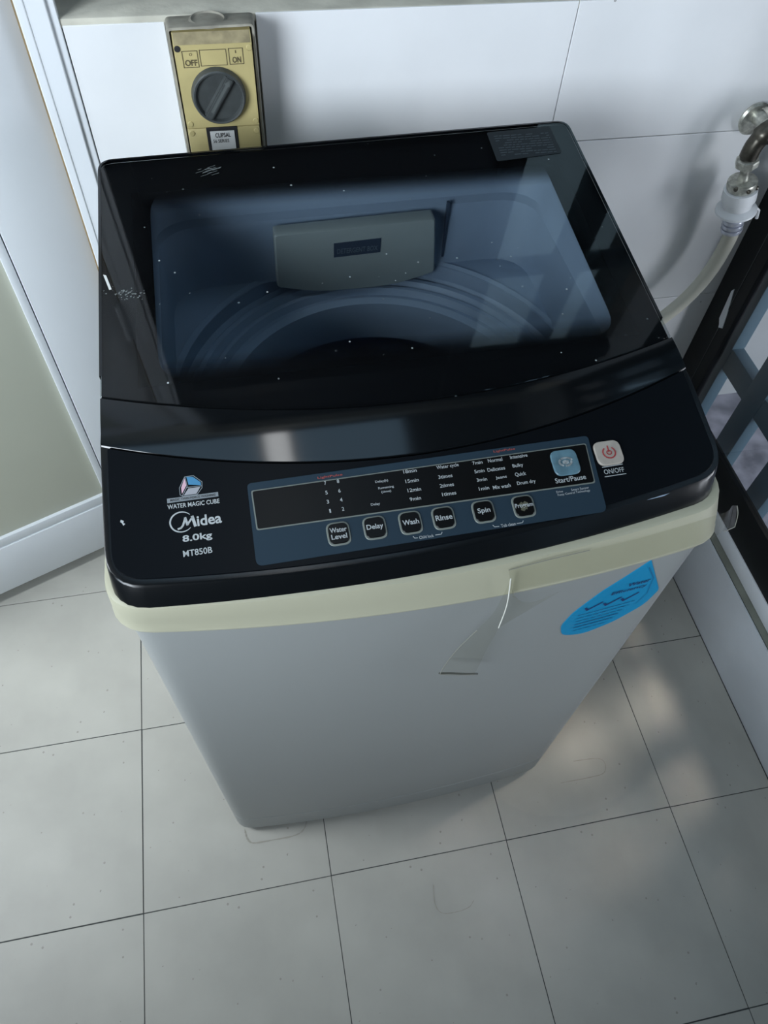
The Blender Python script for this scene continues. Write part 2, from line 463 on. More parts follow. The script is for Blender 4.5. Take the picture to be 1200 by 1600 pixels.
box('frame_seam', FX0-0.0022, FX0+0.001, 0.6985, 0.7000, 0.295, 2.0495, M_knob, win)
bm = bmesh.new()
plate(bm, [(0.7135, 0.541), (0.7095, 0.548), (0.695, 0.500), (0.690, 0.476), (0.7, 0.470), (0.702, 0.4755), (0.709, 0.484)],
      lambda y, z: (FX0-0.0005, y, z), lambda y, z: (FX0-0.0026, y, z))
obj('paint_chip', bm, M_doorwhite, post)
for a, b in ((-1.2645, -0.3455), (-0.2745, 0.6735)):
    box('pane', 1.141, 1.145, a, b, 0.295, 2.0495, M_glass, win)

# outside: ground, wall of the light well, painted grid of flat bars
struct(box('ground', 1.159, 3.6, -2.6, 1.02, -0.10, -0.0, M_outfloor))
bm = bmesh.new(); add_box(bm, 1.159, 3.6, 0.936, 1.05, 0.0, 3.2)
add_box(bm, 2.4, 2.5, -2.6, 0.934, 0.0, 2.2)
struct(obj('wall_outside', bm, M_outwall))
gr = empty('window_grille', (1.215, -0.3, 0.2))
tag(gr, 'blue-grey painted grille of wide flat bars behind the black framed window', 'grille')
for k in range(16):
    yc = 0.7350-0.1335*k
    if yc < -1.3: break
    box('upright_bar', 1.200, 1.228, yc-0.0245, yc+0.0245, 0.0, 2.11, M_grille, gr, 0.002)
for zc in (0.371, 0.640, 0.909, 1.178, 1.447, 1.716, 1.985):
    box('cross_bar', 1.2015, 1.2265, -1.33, 0.757, zc-0.026, zc+0.026, M_grille, gr, 0.002)

# rest of the room shell
bm = bmesh.new()
add_box(bm, -1.2, -0.25, -2.3, 0.94, 2.5, 2.6); add_box(bm, 0.74, 1.30, -2.3, 0.94, 2.5, 2.6)
add_box(bm, -0.25, 0.74, -2.3, 0.0, 2.5, 2.6); add_box(bm, -0.25, 0.74, 0.75, 0.94, 2.5, 2.6)
add_box(bm, 0.245, 0.355, 0.0, 0.75, 2.5, 2.6)
struct(obj('ceiling', bm, M_ceil))
w4 = empty('window_4', (0.25, 0.37, 2.55)); struct(w4)
box('pane', -0.25, 0.244, 0.0, 0.75, 2.56, 2.566, M_glass, w4)
box('pane', 0.356, 0.74, 0.0, 0.75, 2.56, 2.566, M_glass, w4)
bm = bmesh.new()
add_box(bm, -1.3, -1.2, -2.3, 0.93, 0.0, 0.82); add_box(bm, -1.3, -1.2, -2.3, 0.11, 1.95, 2.5); add_box(bm, -1.3, -1.2, 0.61, 0.93, 1.9, 2.5); add_box(bm, -1.3, -1.2, 0.11, 0.61, 2.35, 2.5)
add_box(bm, -1.3, -1.2, -0.42, 0.93, 0.82, 1.90); add_box(bm, -1.3, -1.2, -2.3, -1.45, 0.82, 1.95)
struct(obj('wall_left', bm, M_paint))
struct(box('added_shade_wall', -0.80, -0.50, -1.60, -0.50, 0.0, 0.97, M_paint))  # added half wall out of view, keeps the left light off the front floor
struct(box('wall_front', -1.3, 1.3, -2.4, -2.3, 0.0, 2.5, M_paint))
bm = bmesh.new()
add_box(bm, -1.2, 0.113, 1.9, 2.0, 0.0, 2.5); add_box(bm, -1.3, -1.2, 0.93, 2.0, 0.0, 2.5)
add_box(bm, 0.113, 0.20, 0.93, 2.0, 0.0, 2.5); add_box(bm, -1.3, 0.2, 0.93, 2.0, 2.5, 2.55)
add_box(bm, -1.2, 0.113, 0.76, 1.9, -0.06, -0.001)
struct(obj('wall_passage', bm, M_paint))
# left window of the room (gives the main daylight)
w3 = empty('window_3', (-1.2, -0.93, 0.82)); struct(w3)
box('frame_post', -1.25, -1.21, -1.45, -1.41, 0.82, 1.95, M_doorwhite, w3)
box('frame_post', -1.25, -1.21, -0.46, -0.42, 0.82, 1.95, M_doorwhite, w3)
box('frame_rail', -1.25, -1.21, -1.41, -0.46, 0.82, 0.86, M_doorwhite, w3)
box('frame_rail', -1.25, -1.21, -1.41, -0.46, 1.91, 1.95, M_doorwhite, w3)
box('pane', -1.232, -1.228, -1.41, -0.46, 0.86, 1.91, M_glass, w3)
w5 = empty('added_window', (-1.2, 0.36, 1.9)); struct(w5)  # added window out of view, made for the extra high lamp
box('frame_rail', -1.25, -1.21, 0.11, 0.61, 1.90, 1.93, M_doorwhite, w5)
box('frame_rail', -1.25, -1.21, 0.11, 0.61, 2.32, 2.35, M_doorwhite, w5)
box('pane', -1.232, -1.228, 0.11, 0.61, 1.93, 2.32, M_glass, w5)
# high window over the sill of the back wall: dark boarded leaf at the left, clear leaf at the right
w2 = empty('window_2', (0.6, 0.85, SILL)); struct(w2)
box('frame_post', 0.1145, 0.15, 0.84, 0.88, SILL, 2.40, M_blackmetal, w2)
box('frame_post', 0.735, 0.775, 0.84, 0.88, SILL, 2.40, M_blackmetal, w2)
for a, b in ((0.15, 0.735), (0.775, 1.136)):
    for za, zb in ((SILL, SILL+0.04), (1.74, 1.78), (2.36, 2.40)):
        box('frame_rail', a, b, 0.84, 0.88, za, zb, M_blackmetal, w2)
box('panel', 0.15, 0.735, 0.855, 0.865, SILL+0.04, 1.74, M_deckblack, w2)
box('panel', 0.15, 0.735, 0.855, 0.865, 1.78, 2.36, M_deckblack, w2)
box('pane', 0.775, 1.136, 0.858, 0.862, SILL+0.04, 1.74, M_glassdull, w2)
box('panel', 0.775, 1.136, 0.855, 0.865, 1.78, 2.36, M_deckblack, w2)
for xb in (0.965,):
    box('grille_bar', xb-0.035, xb+0.035, 0.890, 0.912, SILL, 2.39, M_grille, w2, 0.002)
for zb in (1.50,):
    box('grille_bar', 0.776, 1.136, 0.892, 0.910, zb-0.022, zb+0.022, M_grille, w2, 0.002)
# batten lamp on the ceiling
lampo = empty('batten_lamp', (0.30, 0.25, 2.5))
tag(lampo, 'white ceiling batten lamp mirrored in the glossy lid grip', 'lamp')
box('lamp_base', 0.260, 0.340, -0.25, 0.73, 2.465, 2.4995, M_doorwhite, lampo, 0.003)
bm = bmesh.new(); add_box(bm, 0.262, 0.338, -0.22, 0.70, 2.430, 2.4645, 0.012)
M_lamp = mat('lamp_glow', (0.8, 0.8, 0.8), 0.5)
M_lamp.node_tree.nodes['Principled BSDF'].inputs['Emission Color'].default_value = (0.95, 0.98, 1.0, 1)
M_lamp.node_tree.nodes['Principled BSDF'].inputs['Emission Strength'].default_value = 8.0
obj('lamp_diffuser', bm, M_lamp, lampo, smooth=True)

# ================================================================== WASHING MACHINE
wm = empty('washing_machine', (0.43, 0.35, 0.0))
tag(wm, 'cream and grey top loading washing machine with smoked lid and black control panel', 'washing machine')
XC, HW = 0.427, 0.27
def tt(x): return (x-XC)/HW
def y_seam(x): return 0.2335+0.042*tt(x)**2                      # front edge of the smoked sheet
def y_pan(x): return 0.1822+0.006*tt(x)+0.048*tt(x)**2           # rear edge of the control panel
def y_front(x): return 0.0925+0.013*tt(x)+0.022*tt(x)**2         # front top edge of the black frame
def y_fbot(x): return 0.0825+0.013*tt(x)+0.022*tt(x)**2
def y_rtop(x): return 0.0770+0.009*tt(x)+0.022*tt(x)**2
def y_rbot(x): return 0.0695+0.002*tt(x)+0.022*tt(x)**2
def y_btop(x): return 0.0760+0.002*tt(x)+0.019*tt(x)**2
def y_bbot(x): return 0.0850+0.004*tt(x)+0.015*tt(x)**2
def y_back(x): return 0.610+0.010*tt(x)
def zlid(y): return 0.853+0.1*y
def zpan(y): return 0.8255+0.212*y
def outline(xl, xr, ff, fb, rf, rb, nf=26, ns=14, k=6):
    P = []
    def bez(a, c, b):
        for i in range(k+1):
            t = i/k; P.append((1-t)**2*a+2*t*(1-t)*c+t*t*b)
    V = Vector
    bez(V((xl, ff(xl)+rf)), V((xl, ff(xl))), V((xl+rf, ff(xl+rf))))
    for i in range(1, nf): x = xl+rf+(xr-xl-2*rf)*i/nf; P.append(V((x, ff(x))))
    bez(V((xr-rf, ff(xr-rf))), V((xr, ff(xr))), V((xr, ff(xr)+rf)))
    a = ff(xr)+rf; b = fb(xr)-rb
    for i in range(1, ns): P.append(V((xr, a+(b-a)*i/ns)))
    bez(V((xr, b)), V((xr, fb(xr))), V((xr-rb, fb(xr-rb))))
    for i in range(1, nf): x = xr-rb-(xr-xl-2*rb)*i/nf; P.append(V((x, fb(x))))
    bez(V((xl+rb, fb(xl+rb))), V((xl, fb(xl))), V((xl, fb(xl)-rb)))
    a = fb(xl)-rb; b = ff(xl)+rf
    for i in range(1, ns): P.append(V((xl, a+(b-a)*i/ns)))
    return P
def at_z(P, z): return [(p.x, p.y, z) for p in P]
def at_f(P, f): return [(p.x, p.y, f(p.x, p.y)) for p in P]
def shrink(P, d):
    """offset a convex outline inwards by d"""
    n = len(P); out = []
    for i in range(n):
        t = (P[(i+1) % n]-P[i-1]).normalized(); out.append(P[i]+Vector((-t.y, t.x))*d)
    return out
# cabinet (slightly narrower at the kick panel joint)
def mixf(a, b, k): return lambda x: a(x)*(1-k)+b(x)*k
bm = bmesh.new()
L = []
for z, dx in ((0.020, 0.004), (0.023, 0.0), (0.0835, 0.0), (0.0845, 0.0012), (0.0855, 0.0012), (0.0865, 0.0), (0.3, 0.0), (0.55, 0.0), (0.765, 0.0), (0.7905, 0.0)):
    k = (z-0.02)/0.77
    ff = (lambda kk, d: (lambda x: mixf(y_bbot, y_btop, kk)(x)+d))(k, dx)
    L.append(at_z(outline(0.1575+dx-0.003*k, 0.7035-dx-0.002*k, ff, (lambda x: y_back(x)-0.006), 0.030, 0.02), z))
loft(bm, L, True, False)
obj('cabinet', bm, M_body, wm, smooth=True)
# faint joint line of the kick panel, a strip lying in the groove
bm = bmesh.new()
a = []; b = []
for i in range(40):
    x = 0.175+i*(0.66-0.175)/39; k = (0.085-0.02)/0.77; y = mixf(y_bbot, y_btop, k)(x)+0.0006
    a.append((x, y, 0.0843)); b.append((x, y, 0.0857))
loft(bm, [a, b], closed=False)
obj('kick_joint', bm, M_crease, wm)
for fx in (0.215, 0.645):
    for fy in (0.145, 0.56):
        bm = bmesh.new()
        lathe(bm, [(0.022, 0.0), (0.023, 0.003), (0.018, 0.010), (0.012, 0.012), (0.012, 0.022)], Matrix.Translation(Vector((fx, fy, 0))), 20)
        obj('foot', bm, M_foot, wm, smooth=True)
# cream rim around the top
bm = bmesh.new()
O = lambda xl, xr, ff, r: outline(xl, xr, ff, lambda x: y_back(x)+0.003, r, 0.014)
loft(bm, [at_z(O(0.1520, 0.7040, lambda x: y_rbot(x)+0.006, 0.034), 0.788), at_z(O(0.1450, 0.7100, y_rbot, 0.034), 0.7885),
          at_z(O(0.1445, 0.7105, lambda x: y_rbot(x)-0.0006, 0.034), 0.7910), at_z(O(0.1450, 0.7095, lambda x: y_rbot(x)+0.0004, 0.034), 0.7935),
          at_z(O(0.1460, 0.7085, mixf(y_rbot, y_rtop, 0.45), 0.034), 0.808),
          at_z(O(0.1470, 0.7070, y_rtop, 0.034), 0.8230), at_z(O(0.1480, 0.7060, lambda x: y_rtop(x)+0.0012, 0.033), 0.8265),
          at_z(O(0.1510, 0.7030, lambda x: y_rtop(x)+0.0045, 0.030), 0.8280), at_z(O(0.1620, 0.6930, lambda x: y_rtop(x)+0.016, 0.028), 0.8275)])
obj('top_rim', bm, M_rim, wm, smooth=True)
# black frame: skirt, border and deck with the well opening
def zt(x, y):
    yb = y_pan(min(max(x, 0.157), 0.697))
    return zpan(y) if y < yb else max(zpan(yb), 0) + (min(zlid(y), zpan(y))-zpan(yb))*0.999
def ztop(x, y):
    ys_ = y_seam(x); yp_ = y_pan(x)
    if y <= yp_: return zpan(y)
    if y >= ys_: return zlid(y)-0.0075
    k = (y-yp_)/(ys_-yp_); return zpan(yp_)*(1-k)+(zlid(ys_)-0.0075)*k
KX0, KX1 = 0.1545, 0.7000
bm = bmesh.new()
Pb = outline(KX0-0.001, KX1+0.001, y_fbot, lambda x: y_back(x)-0.001, 0.030, 0.012)
Pt = outline(KX0, KX1, y_front, lambda x: y_back(x)-0.002, 0.030, 0.012)
Pw = outline(0.205, 0.655, lambda x: 0.293+0.008*tt(x)**2, lambda x: y_back(x)-0.034, 0.03, 0.045)
def zdeck(x, y): return zlid(y)-0.012
loft(bm, [at_z(Pb, 0.8265), at_f([p*0.65+q*0.35 for p, q in zip(Pb, Pt)], lambda x, y: 0.8265+(ztop(x, y)-0.8265)*0.40),
          at_f([p*0.15+q*0.85 for p, q in zip(Pb, Pt)], lambda x, y: 0.8265+(ztop(x, y)-0.8265)*0.90),
          at_f(Pt, lambda x, y: ztop(x, y)-0.0004), at_f(shrink(Pt, 0.0012), lambda x, y: ztop(x, y)),
          at_f(shrink(Pt, 0.0065), lambda x, y: ztop(x, y)-0.0002), at_f(shrink(Pt, 0.0085), lambda x, y: ztop(x, y)-0.003),
          at_f(Pw, zdeck)])
obj('top_frame', bm, mat('frame_black', (0.004, 0.005, 0.006), 0.24, spec=0.35), wm, smooth=True)
# control panel sheet
def F0(x, y): return (x, y, zpan(y)-0.0012)
def Fh(h): return lambda x, y: (x, y-0.2074*h, zpan(y)+0.9783*h)
bm = bmesh.new()
Pf = outline(KX0+0.0055, KX1-0.0055, lambda x: y_front(x)+0.0052, lambda x: y_pan(x)-0.0012, 0.024, 0.002)
plate(bm, Pf, F0, Fh(0.0012), 0.0006)
fascia = obj('control_panel', bm, M_blackrough, wm, smooth=True)
H0 = 0.0012
# lid front strip (grip) and smoked sheet, one lid
def zgrip(x, y):
    ys_ = y_seam(x); yp_ = y_pan(x); k = (y-yp_)/(ys_-yp_)
    return zpan(yp_)*(1-k)+zlid(ys_)*k+0.0009*math.sin(math.pi*min(max(k, 0), 1))**0.8
lid = None
bm = bmesh.new()
N = 40; KS = [0.012, 0.03, 0.08, 0.17, 0.28, 0.4, 0.52, 0.64, 0.76, 0.86, 0.93, 0.975, 0.992]
rows_ = []
for k in KS:
    r = []
    for i in range(N+1):
        x = KX0+0.0008+(KX1-KX0-0.0016)*i/N
        y = y_pan(x)*(1-k)+y_seam(x)*k
        r.append((x, y, zgrip(x, y)-(0.0010 if k in (KS[0], KS[-1]) else 0)))
    rows_.append(r)
lo = [(p[0], p[1], p[2]-0.006) for p in rows_[0]]; hi = [(p[0], p[1], p[2]-0.006) for p in rows_[-1]]
rr = loft(bm, [lo]+rows_+[hi], closed=False)
for side in (0, -1):
    bm.faces.new([r[side] for r in rr])
bm.faces.new(rr[0]+rr[-1][::-1])
obj('lid_grip', bm, M_black, wm, smooth=True)
bm = bmesh.new()
Pl = outline(KX0+0.0008, KX1-0.0012, lambda x: y_seam(x)+0.0006, lambda x: y_back(x), 0.0012, 0.016)
loft(bm, [at_f(Pl, lambda x, y: zlid(y)-0.0035), at_f(Pl, lambda x, y: zlid(y)-0.0006), at_f(shrink(Pl, 0.0006), lambda x, y: zlid(y))], True, True)
lid = obj('lid', bm, M_lid, wm)
# black border print under the lid, its soft fade also painting in well shade
M_border = mat('border_print_shade', (0.004, 0.004, 0.005), 0.6, spec=0.2)
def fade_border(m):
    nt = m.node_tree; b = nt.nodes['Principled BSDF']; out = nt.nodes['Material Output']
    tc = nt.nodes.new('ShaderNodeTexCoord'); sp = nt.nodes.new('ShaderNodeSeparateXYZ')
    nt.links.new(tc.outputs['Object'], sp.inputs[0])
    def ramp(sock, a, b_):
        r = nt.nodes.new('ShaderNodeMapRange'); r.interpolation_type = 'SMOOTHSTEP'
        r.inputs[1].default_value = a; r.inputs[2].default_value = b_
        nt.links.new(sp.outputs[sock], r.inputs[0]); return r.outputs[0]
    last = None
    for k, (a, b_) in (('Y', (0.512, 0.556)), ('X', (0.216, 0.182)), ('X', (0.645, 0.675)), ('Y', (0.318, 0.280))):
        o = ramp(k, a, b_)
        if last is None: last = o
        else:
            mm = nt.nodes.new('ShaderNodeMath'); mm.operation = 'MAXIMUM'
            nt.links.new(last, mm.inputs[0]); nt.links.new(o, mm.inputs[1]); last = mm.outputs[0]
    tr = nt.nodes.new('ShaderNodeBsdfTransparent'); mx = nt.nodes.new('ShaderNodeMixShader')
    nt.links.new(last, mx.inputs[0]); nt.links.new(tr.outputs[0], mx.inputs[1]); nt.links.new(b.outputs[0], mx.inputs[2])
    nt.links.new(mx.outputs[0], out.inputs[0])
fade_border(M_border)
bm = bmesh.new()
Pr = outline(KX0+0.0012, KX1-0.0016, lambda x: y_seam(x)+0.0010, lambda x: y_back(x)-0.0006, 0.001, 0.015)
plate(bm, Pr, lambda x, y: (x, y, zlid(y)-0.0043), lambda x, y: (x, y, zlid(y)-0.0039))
obj('border_print_shade', bm, M_border, lid)
# thin black edging around the sides and the rear of the sheet
bm = bmesh.new()
Pe = [p for p in Pl]
st_ = max(range(len(Pe)), key=lambda q: (Pe[q].x-Pe[q].y*2))
Pe = Pe[st_:]+Pe[:st_]
Pe = [p for p in Pe if p.y > y_seam(p.x)+0.002]
Pn = []
for q in range(len(Pe)):
    t = (Pe[min(q+1, len(Pe)-1)]-Pe[max(q-1, 0)]).normalized(); Pn.append(Vector((-t.y, t.x)))
def er(off, dz): return [(p.x-n.x*off, p.y-n.y*off, zlid(p.y)+dz) for p, n in zip(Pe, Pn)]
loft(bm, [er(-0.0022, 0.0001), er(-0.0022, 0.0004), er(0.0005, 0.0004), er(0.0008, 0.0), er(0.0008, -0.0042), er(0.0001, -0.0042)], closed=False)
obj('lid_edging', bm, M_black, lid, smooth=True)
def FL(h): return lambda x, y: (x, y, zlid(y)+h)
wl = [(0.5955, 0.6060), (0.6745, 0.6100), (0.6745, 0.5610), (0.5945, 0.5540)]
bm = bmesh.new(); plate(bm, rpoly(wl, 0.003, 3), FL(0.0002), FL(0.0006)); wlab = obj('warning_label', bm, mat('warning_label_grey', (0.012, 0.018, 0.022), 0.55, spec=0.3), lid)
bm = bmesh.new()
for q in range(4):
    pass
for k in range(9):
    y = 0.597-0.0043*k
    x = 0.602
    while x < 0.668:
        w = random.uniform(0.003, 0.009)
        if random.random() < 0.88: lay_poly(bm, [(x, y), (min(x+w, 0.669), y+0.0004), (min(x+w, 0.669), y+0.0018), (x, y+0.0014)], FL(0.0008))
        x += w+0.0012
tag(obj('label_lines', bm, mat('label_print', (0.05, 0.065, 0.075), 0.6), wlab), kind='stuff')

# white scuff marks worn into the smoked sheet
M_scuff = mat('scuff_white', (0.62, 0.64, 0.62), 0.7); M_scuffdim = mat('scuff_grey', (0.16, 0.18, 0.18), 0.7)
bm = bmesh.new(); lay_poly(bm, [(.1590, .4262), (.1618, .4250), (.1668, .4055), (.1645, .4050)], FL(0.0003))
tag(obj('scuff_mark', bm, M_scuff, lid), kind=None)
bm = bmesh.new()
for k in range(60):
    x = random.gauss(.181, .008); y = random.gauss(.398, .0035)-(x-.181)*.25; r_ = random.uniform(.0003, .0010)
    lay_poly(bm, [(x+r_*math.cos(a), y+r_*math.sin(a)) for a in (0, 1.2, 2.6, 3.9, 5.1)], FL(0.0003))
for k in range(26):
    x = random.gauss(.272, .005); y = random.gauss(.571, .003); l_ = random.uniform(.001, .006)
    stroke2 = [(x-l_, y-l_*.35), (x-l_, y-l_*.35+.0004), (x+l_*.6, y+l_*.25+.0005), (x+l_*.6, y+l_*.25)]
    lay_poly(bm, stroke2, FL(0.0003))
tag(obj('scuff_specks', bm, M_scuffdim, lid), kind='stuff')

# tub cover: the moulded blue well under the sheet
def wo(xl, xr, yf, yb, r): return outline(xl, xr, lambda x: yf, lambda x: yb+0.006*tt(x), r, r)
bm = bmesh.new()
rc, rr_ = Vector((0.432, 0.362)), 0.230
Pt0 = outline(0.205, 0.655, lambda x: 0.293, lambda x: y_back(x)-0.034, 0.03, 0.045)
A = wo(0.192, 0.668, 0.112, 0.584, 0.05)
loopt = at_f(A, lambda x, y: zlid(y)-0.016)
mid = at_f(wo(0.200, 0.660, 0.118, 0.580, 0.05), lambda x, y: 0.850)
mid2 = at_f(wo(0.204, 0.656, 0.122, 0.572, 0.05), lambda x, y: 0.845)
low = at_z(wo(0.204, 0.656, 0.128, 0.566, 0.05), 0.772)
low2 = at_z(wo(0.206, 0.654, 0.130, 0.564, 0.05), 0.766)
circ = []
for p in wo(0.206, 0.654, 0.130, 0.564, 0.05):
    d = (p-rc); q = rc+d.normalized()*min(rr_, d.length-0.0005); circ.append((q.x, q.y, 0.765))
loft(bm, [loopt, mid, mid2, low, low2, circ])
obj('tub_cover', bm, M_well, wm, smooth=True)
bm = bmesh.new(); add_box(bm, 0.5465, 0.5495, 0.5685, 0.5735, 0.775, 0.851)
obj('cover_joint', bm, M_filterlab, wm)
bm = bmesh.new()
lathe(bm, [(0.236, 0.768), (0.230, 0.764), (0.229, 0.746), (0.224, 0.741), (0.219, 0.746), (0.213, 0.746), (0.209, 0.739), (0.204, 0.743), (0.199, 0.743), (0.195, 0.735), (0.188, 0.737), (0.180, 0.733), (0.175, 0.715), (0.176, 0.680), (0.2, 0.668)],
      Matrix.Translation(Vector((rc.x, rc.y, 0))), 72, False, False)
obj('balance_ring', bm, M_well, wm, smooth=True)
bm = bmesh.new()
prof = [(0.2, 0.668), (0.206, 0.655)]
for k in range(7): prof += [(0.206, 0.65-0.04*k), (0.203, 0.635-0.04*k), (0.206, 0.62-0.04*k)]
prof += [(0.20, 0.36), (0.16, 0.35), (0.05, 0.352), (0.04, 0.375), (0.0005, 0.38)]
lathe(bm, prof, Matrix.Translation(Vector((rc.x, rc.y, 0))), 48, False, True)
obj('wash_basket', bm, M_basket, wm, smooth=True)
# grey lint filter / detergent box with curved lower edge, standing off the back of the well
bm = bmesh.new()
def FY(y0): return lambda x, z: (x, y0+0.006*tt(x)-0.10*(z-0.80), z)
fb_ = rpoly([(0.333, 0.764), (0.385, 0.748), (0.48, 0.746), (0.536, 0.763), (0.527, 0.846), (0.334, 0.843)], [0.004, 0.03, 0.03, 0.004, 0.004, 0.004], 4)
plate(bm, fb_, FY(0.568), FY(0.549), 0.002)
fbx = obj('filter_box', bm, M_filter, wm, smooth=True)
bm = bmesh.new()
plate(bm, [(0.404, 0.803), (0.4615, 0.8045), (0.4615, 0.8255), (0.404, 0.824)], FY(0.5495), FY(0.5482))
flab = obj('filter_label', bm, M_filterlab, fbx)
bm = bmesh.new()
lay_text(bm, 'DETERGENT BOX', 0.433, 0.812, 0.050, 0.0075, FY(0.5478), 0.0, 0.01)
tag(obj('label_lettering', bm, mat('filter_print', (0.16, 0.2, 0.24), 0.6), fbx), kind=None)

# ---- prints and keys of the control panel
RT = 0.0155
Fp = Fh(H0+0.0004)
bm = bmesh.new()
ov = rpoly([(0.2728, 0.1007), (0.5767, 0.1056), (0.5806, 0.1788), (0.2731, 0.1737)], [0.006, 0.006, 0.004, 0.004], 5)
plate(bm, ov, Fh(H0), Fh(H0+0.0004)); overlay = obj('key_overlay', bm, M_overlay, wm)
Fq = Fh(H0+0.0007)
dz = [(0.2764, 0.1310), (0.5740, 0.1328), (0.5766, 0.1715), (0.2757, 0.1668)]
bm = bmesh.new(); plate(bm, rpoly(dz, 0.0022, 4), Fh(H0+0.0004), Fq); obj('display_border', bm, M_keyline, overlay)
def inset(cs, d):
    c = sum((Vector(p) for p in cs), Vector((0, 0)))/len(cs); out = []
    for p in cs:
        p = Vector(p); out.append(Vector((p.x+(d if p.x < c.x else -d), p.y+(d if p.y < c.y else -d))))
    return out
bm = bmesh.new(); plate(bm, rpoly(inset(dz, 0.0011), 0.0018, 4), Fh(H0+0.0007), Fh(H0+0.0010)); obj('display_window', bm, M_display, overlay)
Ft = Fh(H0+0.0013)
for s, x, y, w, h in [
    ('7', .3385, .1648, .0017, .0034), ('8', .3496, .1650, .0020, .0034), ('5', .3383, .1560, .0019, .0034), ('6', .3494, .1562, .0019, .0034),
    ('3', .3382, .1477, .0019, .0034), ('4', .3496, .1479, .0021, .0034), ('1', .3388, .1393, .0013, .0034), ('2', .3498, .1396, .0019, .0034),
    ('Delay(h)', .3867, .1598, .0112, .0028), ('Remaining', .3894, .1536, .0135, .0026), ('(time)', .3889, .1499, .0085, .0027), ('Delay', .3777, .1397, .0078, .0030),
    ('18min', .4128, .1660, .0118, .0033), ('15min', .4129, .1569, .0118, .0033), ('12min', .4131, .1484, .0118, .0033), ('9min', .4124, .1402, .0098, .0033),
    ('Water cycle', .4465, .1657, .0200, .0042), ('3times', .4425, .1570, .0125, .0034), ('2times', .4420, .1487, .0125, .0034), ('1times', .4423, .1407, .0125, .0034),
    ('7min', .4735, .1658, .0092, .0032), ('5min', .4735, .1577, .0092, .0032), ('3min', .4737, .1496, .0092, .0032), ('1min', .4736, .1413, .0092, .0032),
    ('Normal', .4898, .1662, .0132, .0034), ('Delicates', .4887, .1577, .0160, .0034), ('Jeans', .4912, .1491, .0102, .0034), ('Mix wash', .4896, .1408, .0160, .0034),
    ('Intensive', .5118, .1670, .0160, .0034), ('Bulky', .5088, .1580, .0098, .0042), ('Quick', .5090, .1498, .0100, .0042), ('Drum dry', .5122, .1413, .0170, .0042),
    ('Start/Pause', .5524, .1394, .0285, .0048)]:
    bm = bmesh.new(); lay_text(bm, s, x, y, w, h, Ft, RT, 0.012)
    obj('display_lettering', bm, M_print, overlay)
bm = bmesh.new()
lay_text(bm, 'LightPulse', .3436, .1706, .0215, .0026, Fq, RT, 0.01)
obj('red_lettering', bm, M_red, overlay); bm = bmesh.new()
lay_text(bm, 'LightPulse', .5006, .1745, .0200, .0026, Fq, RT, 0.01)
obj('red_lettering', bm, M_red, overlay)
def stroke(bm, pts, w, fn):
    for a, b in zip(pts, pts[1:]):
        a = Vector(a); b = Vector(b); d = (b-a).normalized(); n = Vector((-d.y, d.x))*w/2; e = d*w*0.3
        lay_poly(bm, [a-e+n, a-e-n, b+e-n, b+e+n], fn)
for word, wx, wy, ww, wh, x0, x1, xa, xb, y in (('Child lock', .4151, .1056, .0125, .0026, .4040, .4075, .4230, .4290, .1065), ('Tub clean', .4868, .1059, .0130, .0028, .4735, .4785, .4945, .5005, .1066)):
    bm = bmesh.new(); lay_text(bm, word, wx, wy, ww, wh, Fq, RT, 0.01)
    stroke(bm, [(x0, y+.0008), (x0+.001, y-.0008), (x1, y-.0010)], .0006, Fq)
    stroke(bm, [(xa, y-.0010+.0003), (xb-.001, y-.0006), (xb, y+.0010)], .0006, Fq)
    obj('overlay_lettering', bm, M_print, overlay)
bm = bmesh.new()
lay_text(bm, 'Smart Sensor', .5585, .1294, .0165, .0022, Fq, RT, 0.005)
lay_text(bm, 'Fuzzy Control Technology', .5520, .1263, .0300, .0026, Fq, RT, 0.005)
lay_text(bm, 'Drive', .5395, .1292, .0060, .0020, Fq, RT, 0.005)
obj('overlay_lettering', bm, M_print, overlay)
# keys
def key(label, lines, cx, cy, fontw, fonth):
    bm = bmesh.new()
    plate(bm, rrect(cx, cy, .0196, .0206, .0062, 5, RT), Fh(H0+0.0004), Fh(H0+0.0012), 0.0005)
    k = obj('key', bm, M_keyline, wm, smooth=True); k['label'] = label
    bm = bmesh.new(); plate(bm, rrect(cx, cy, .0166, .0176, .0050, 5, RT), Fh(H0+0.0012), Fh(H0+0.0020), 0.0005)
    obj('key_cap', bm, M_display, k, smooth=True)
    bm = bmesh.new()
    for i, s in enumerate(lines):
        yy = cy+(len(lines)-1)*.0029-i*.0058
        lay_text(bm, s, cx, yy, fontw[i], fonth[i], Fh(H0+0.0023), RT, 0.018)
    obj('key_lettering', bm, M_print, k)
    return k
key('black key lettered Water Level', ['Water', 'Level'], .3428, .1186, (.0142, .0132), (.0043, .0044))
key('black key lettered Delay', ['Delay'], .3736, .1194, (.0142,), (.0058,))
key('black key lettered Wash', ['Wash'], .4042, .1196, (.0140,), (.0046,))
key('black key lettered Rinse', ['Rinse'], .4330, .1197, (.0146,), (.0048,))
key('black key lettered Spin', ['Spin'], .4685, .1205, (.0112,), (.0060,))
kp = key('black key lettered Program, worn in its middle', ['Program'], .5043, .1203, (.0160,), (.0052,))
bm = bmesh.new()
lay_poly(bm, [(.5043+(.0048 if i % 2 else .0030)*math.cos(i*.55), .1200+(.0050 if i % 3 else .0028)*math.sin(i*.55)) for i in range(11)], Fh(H0+0.0022))
obj('worn_patch', bm, mat('worn_olive', (0.12, 0.12, 0.075), 0.6, noise=0.5, nscale=300), kp)
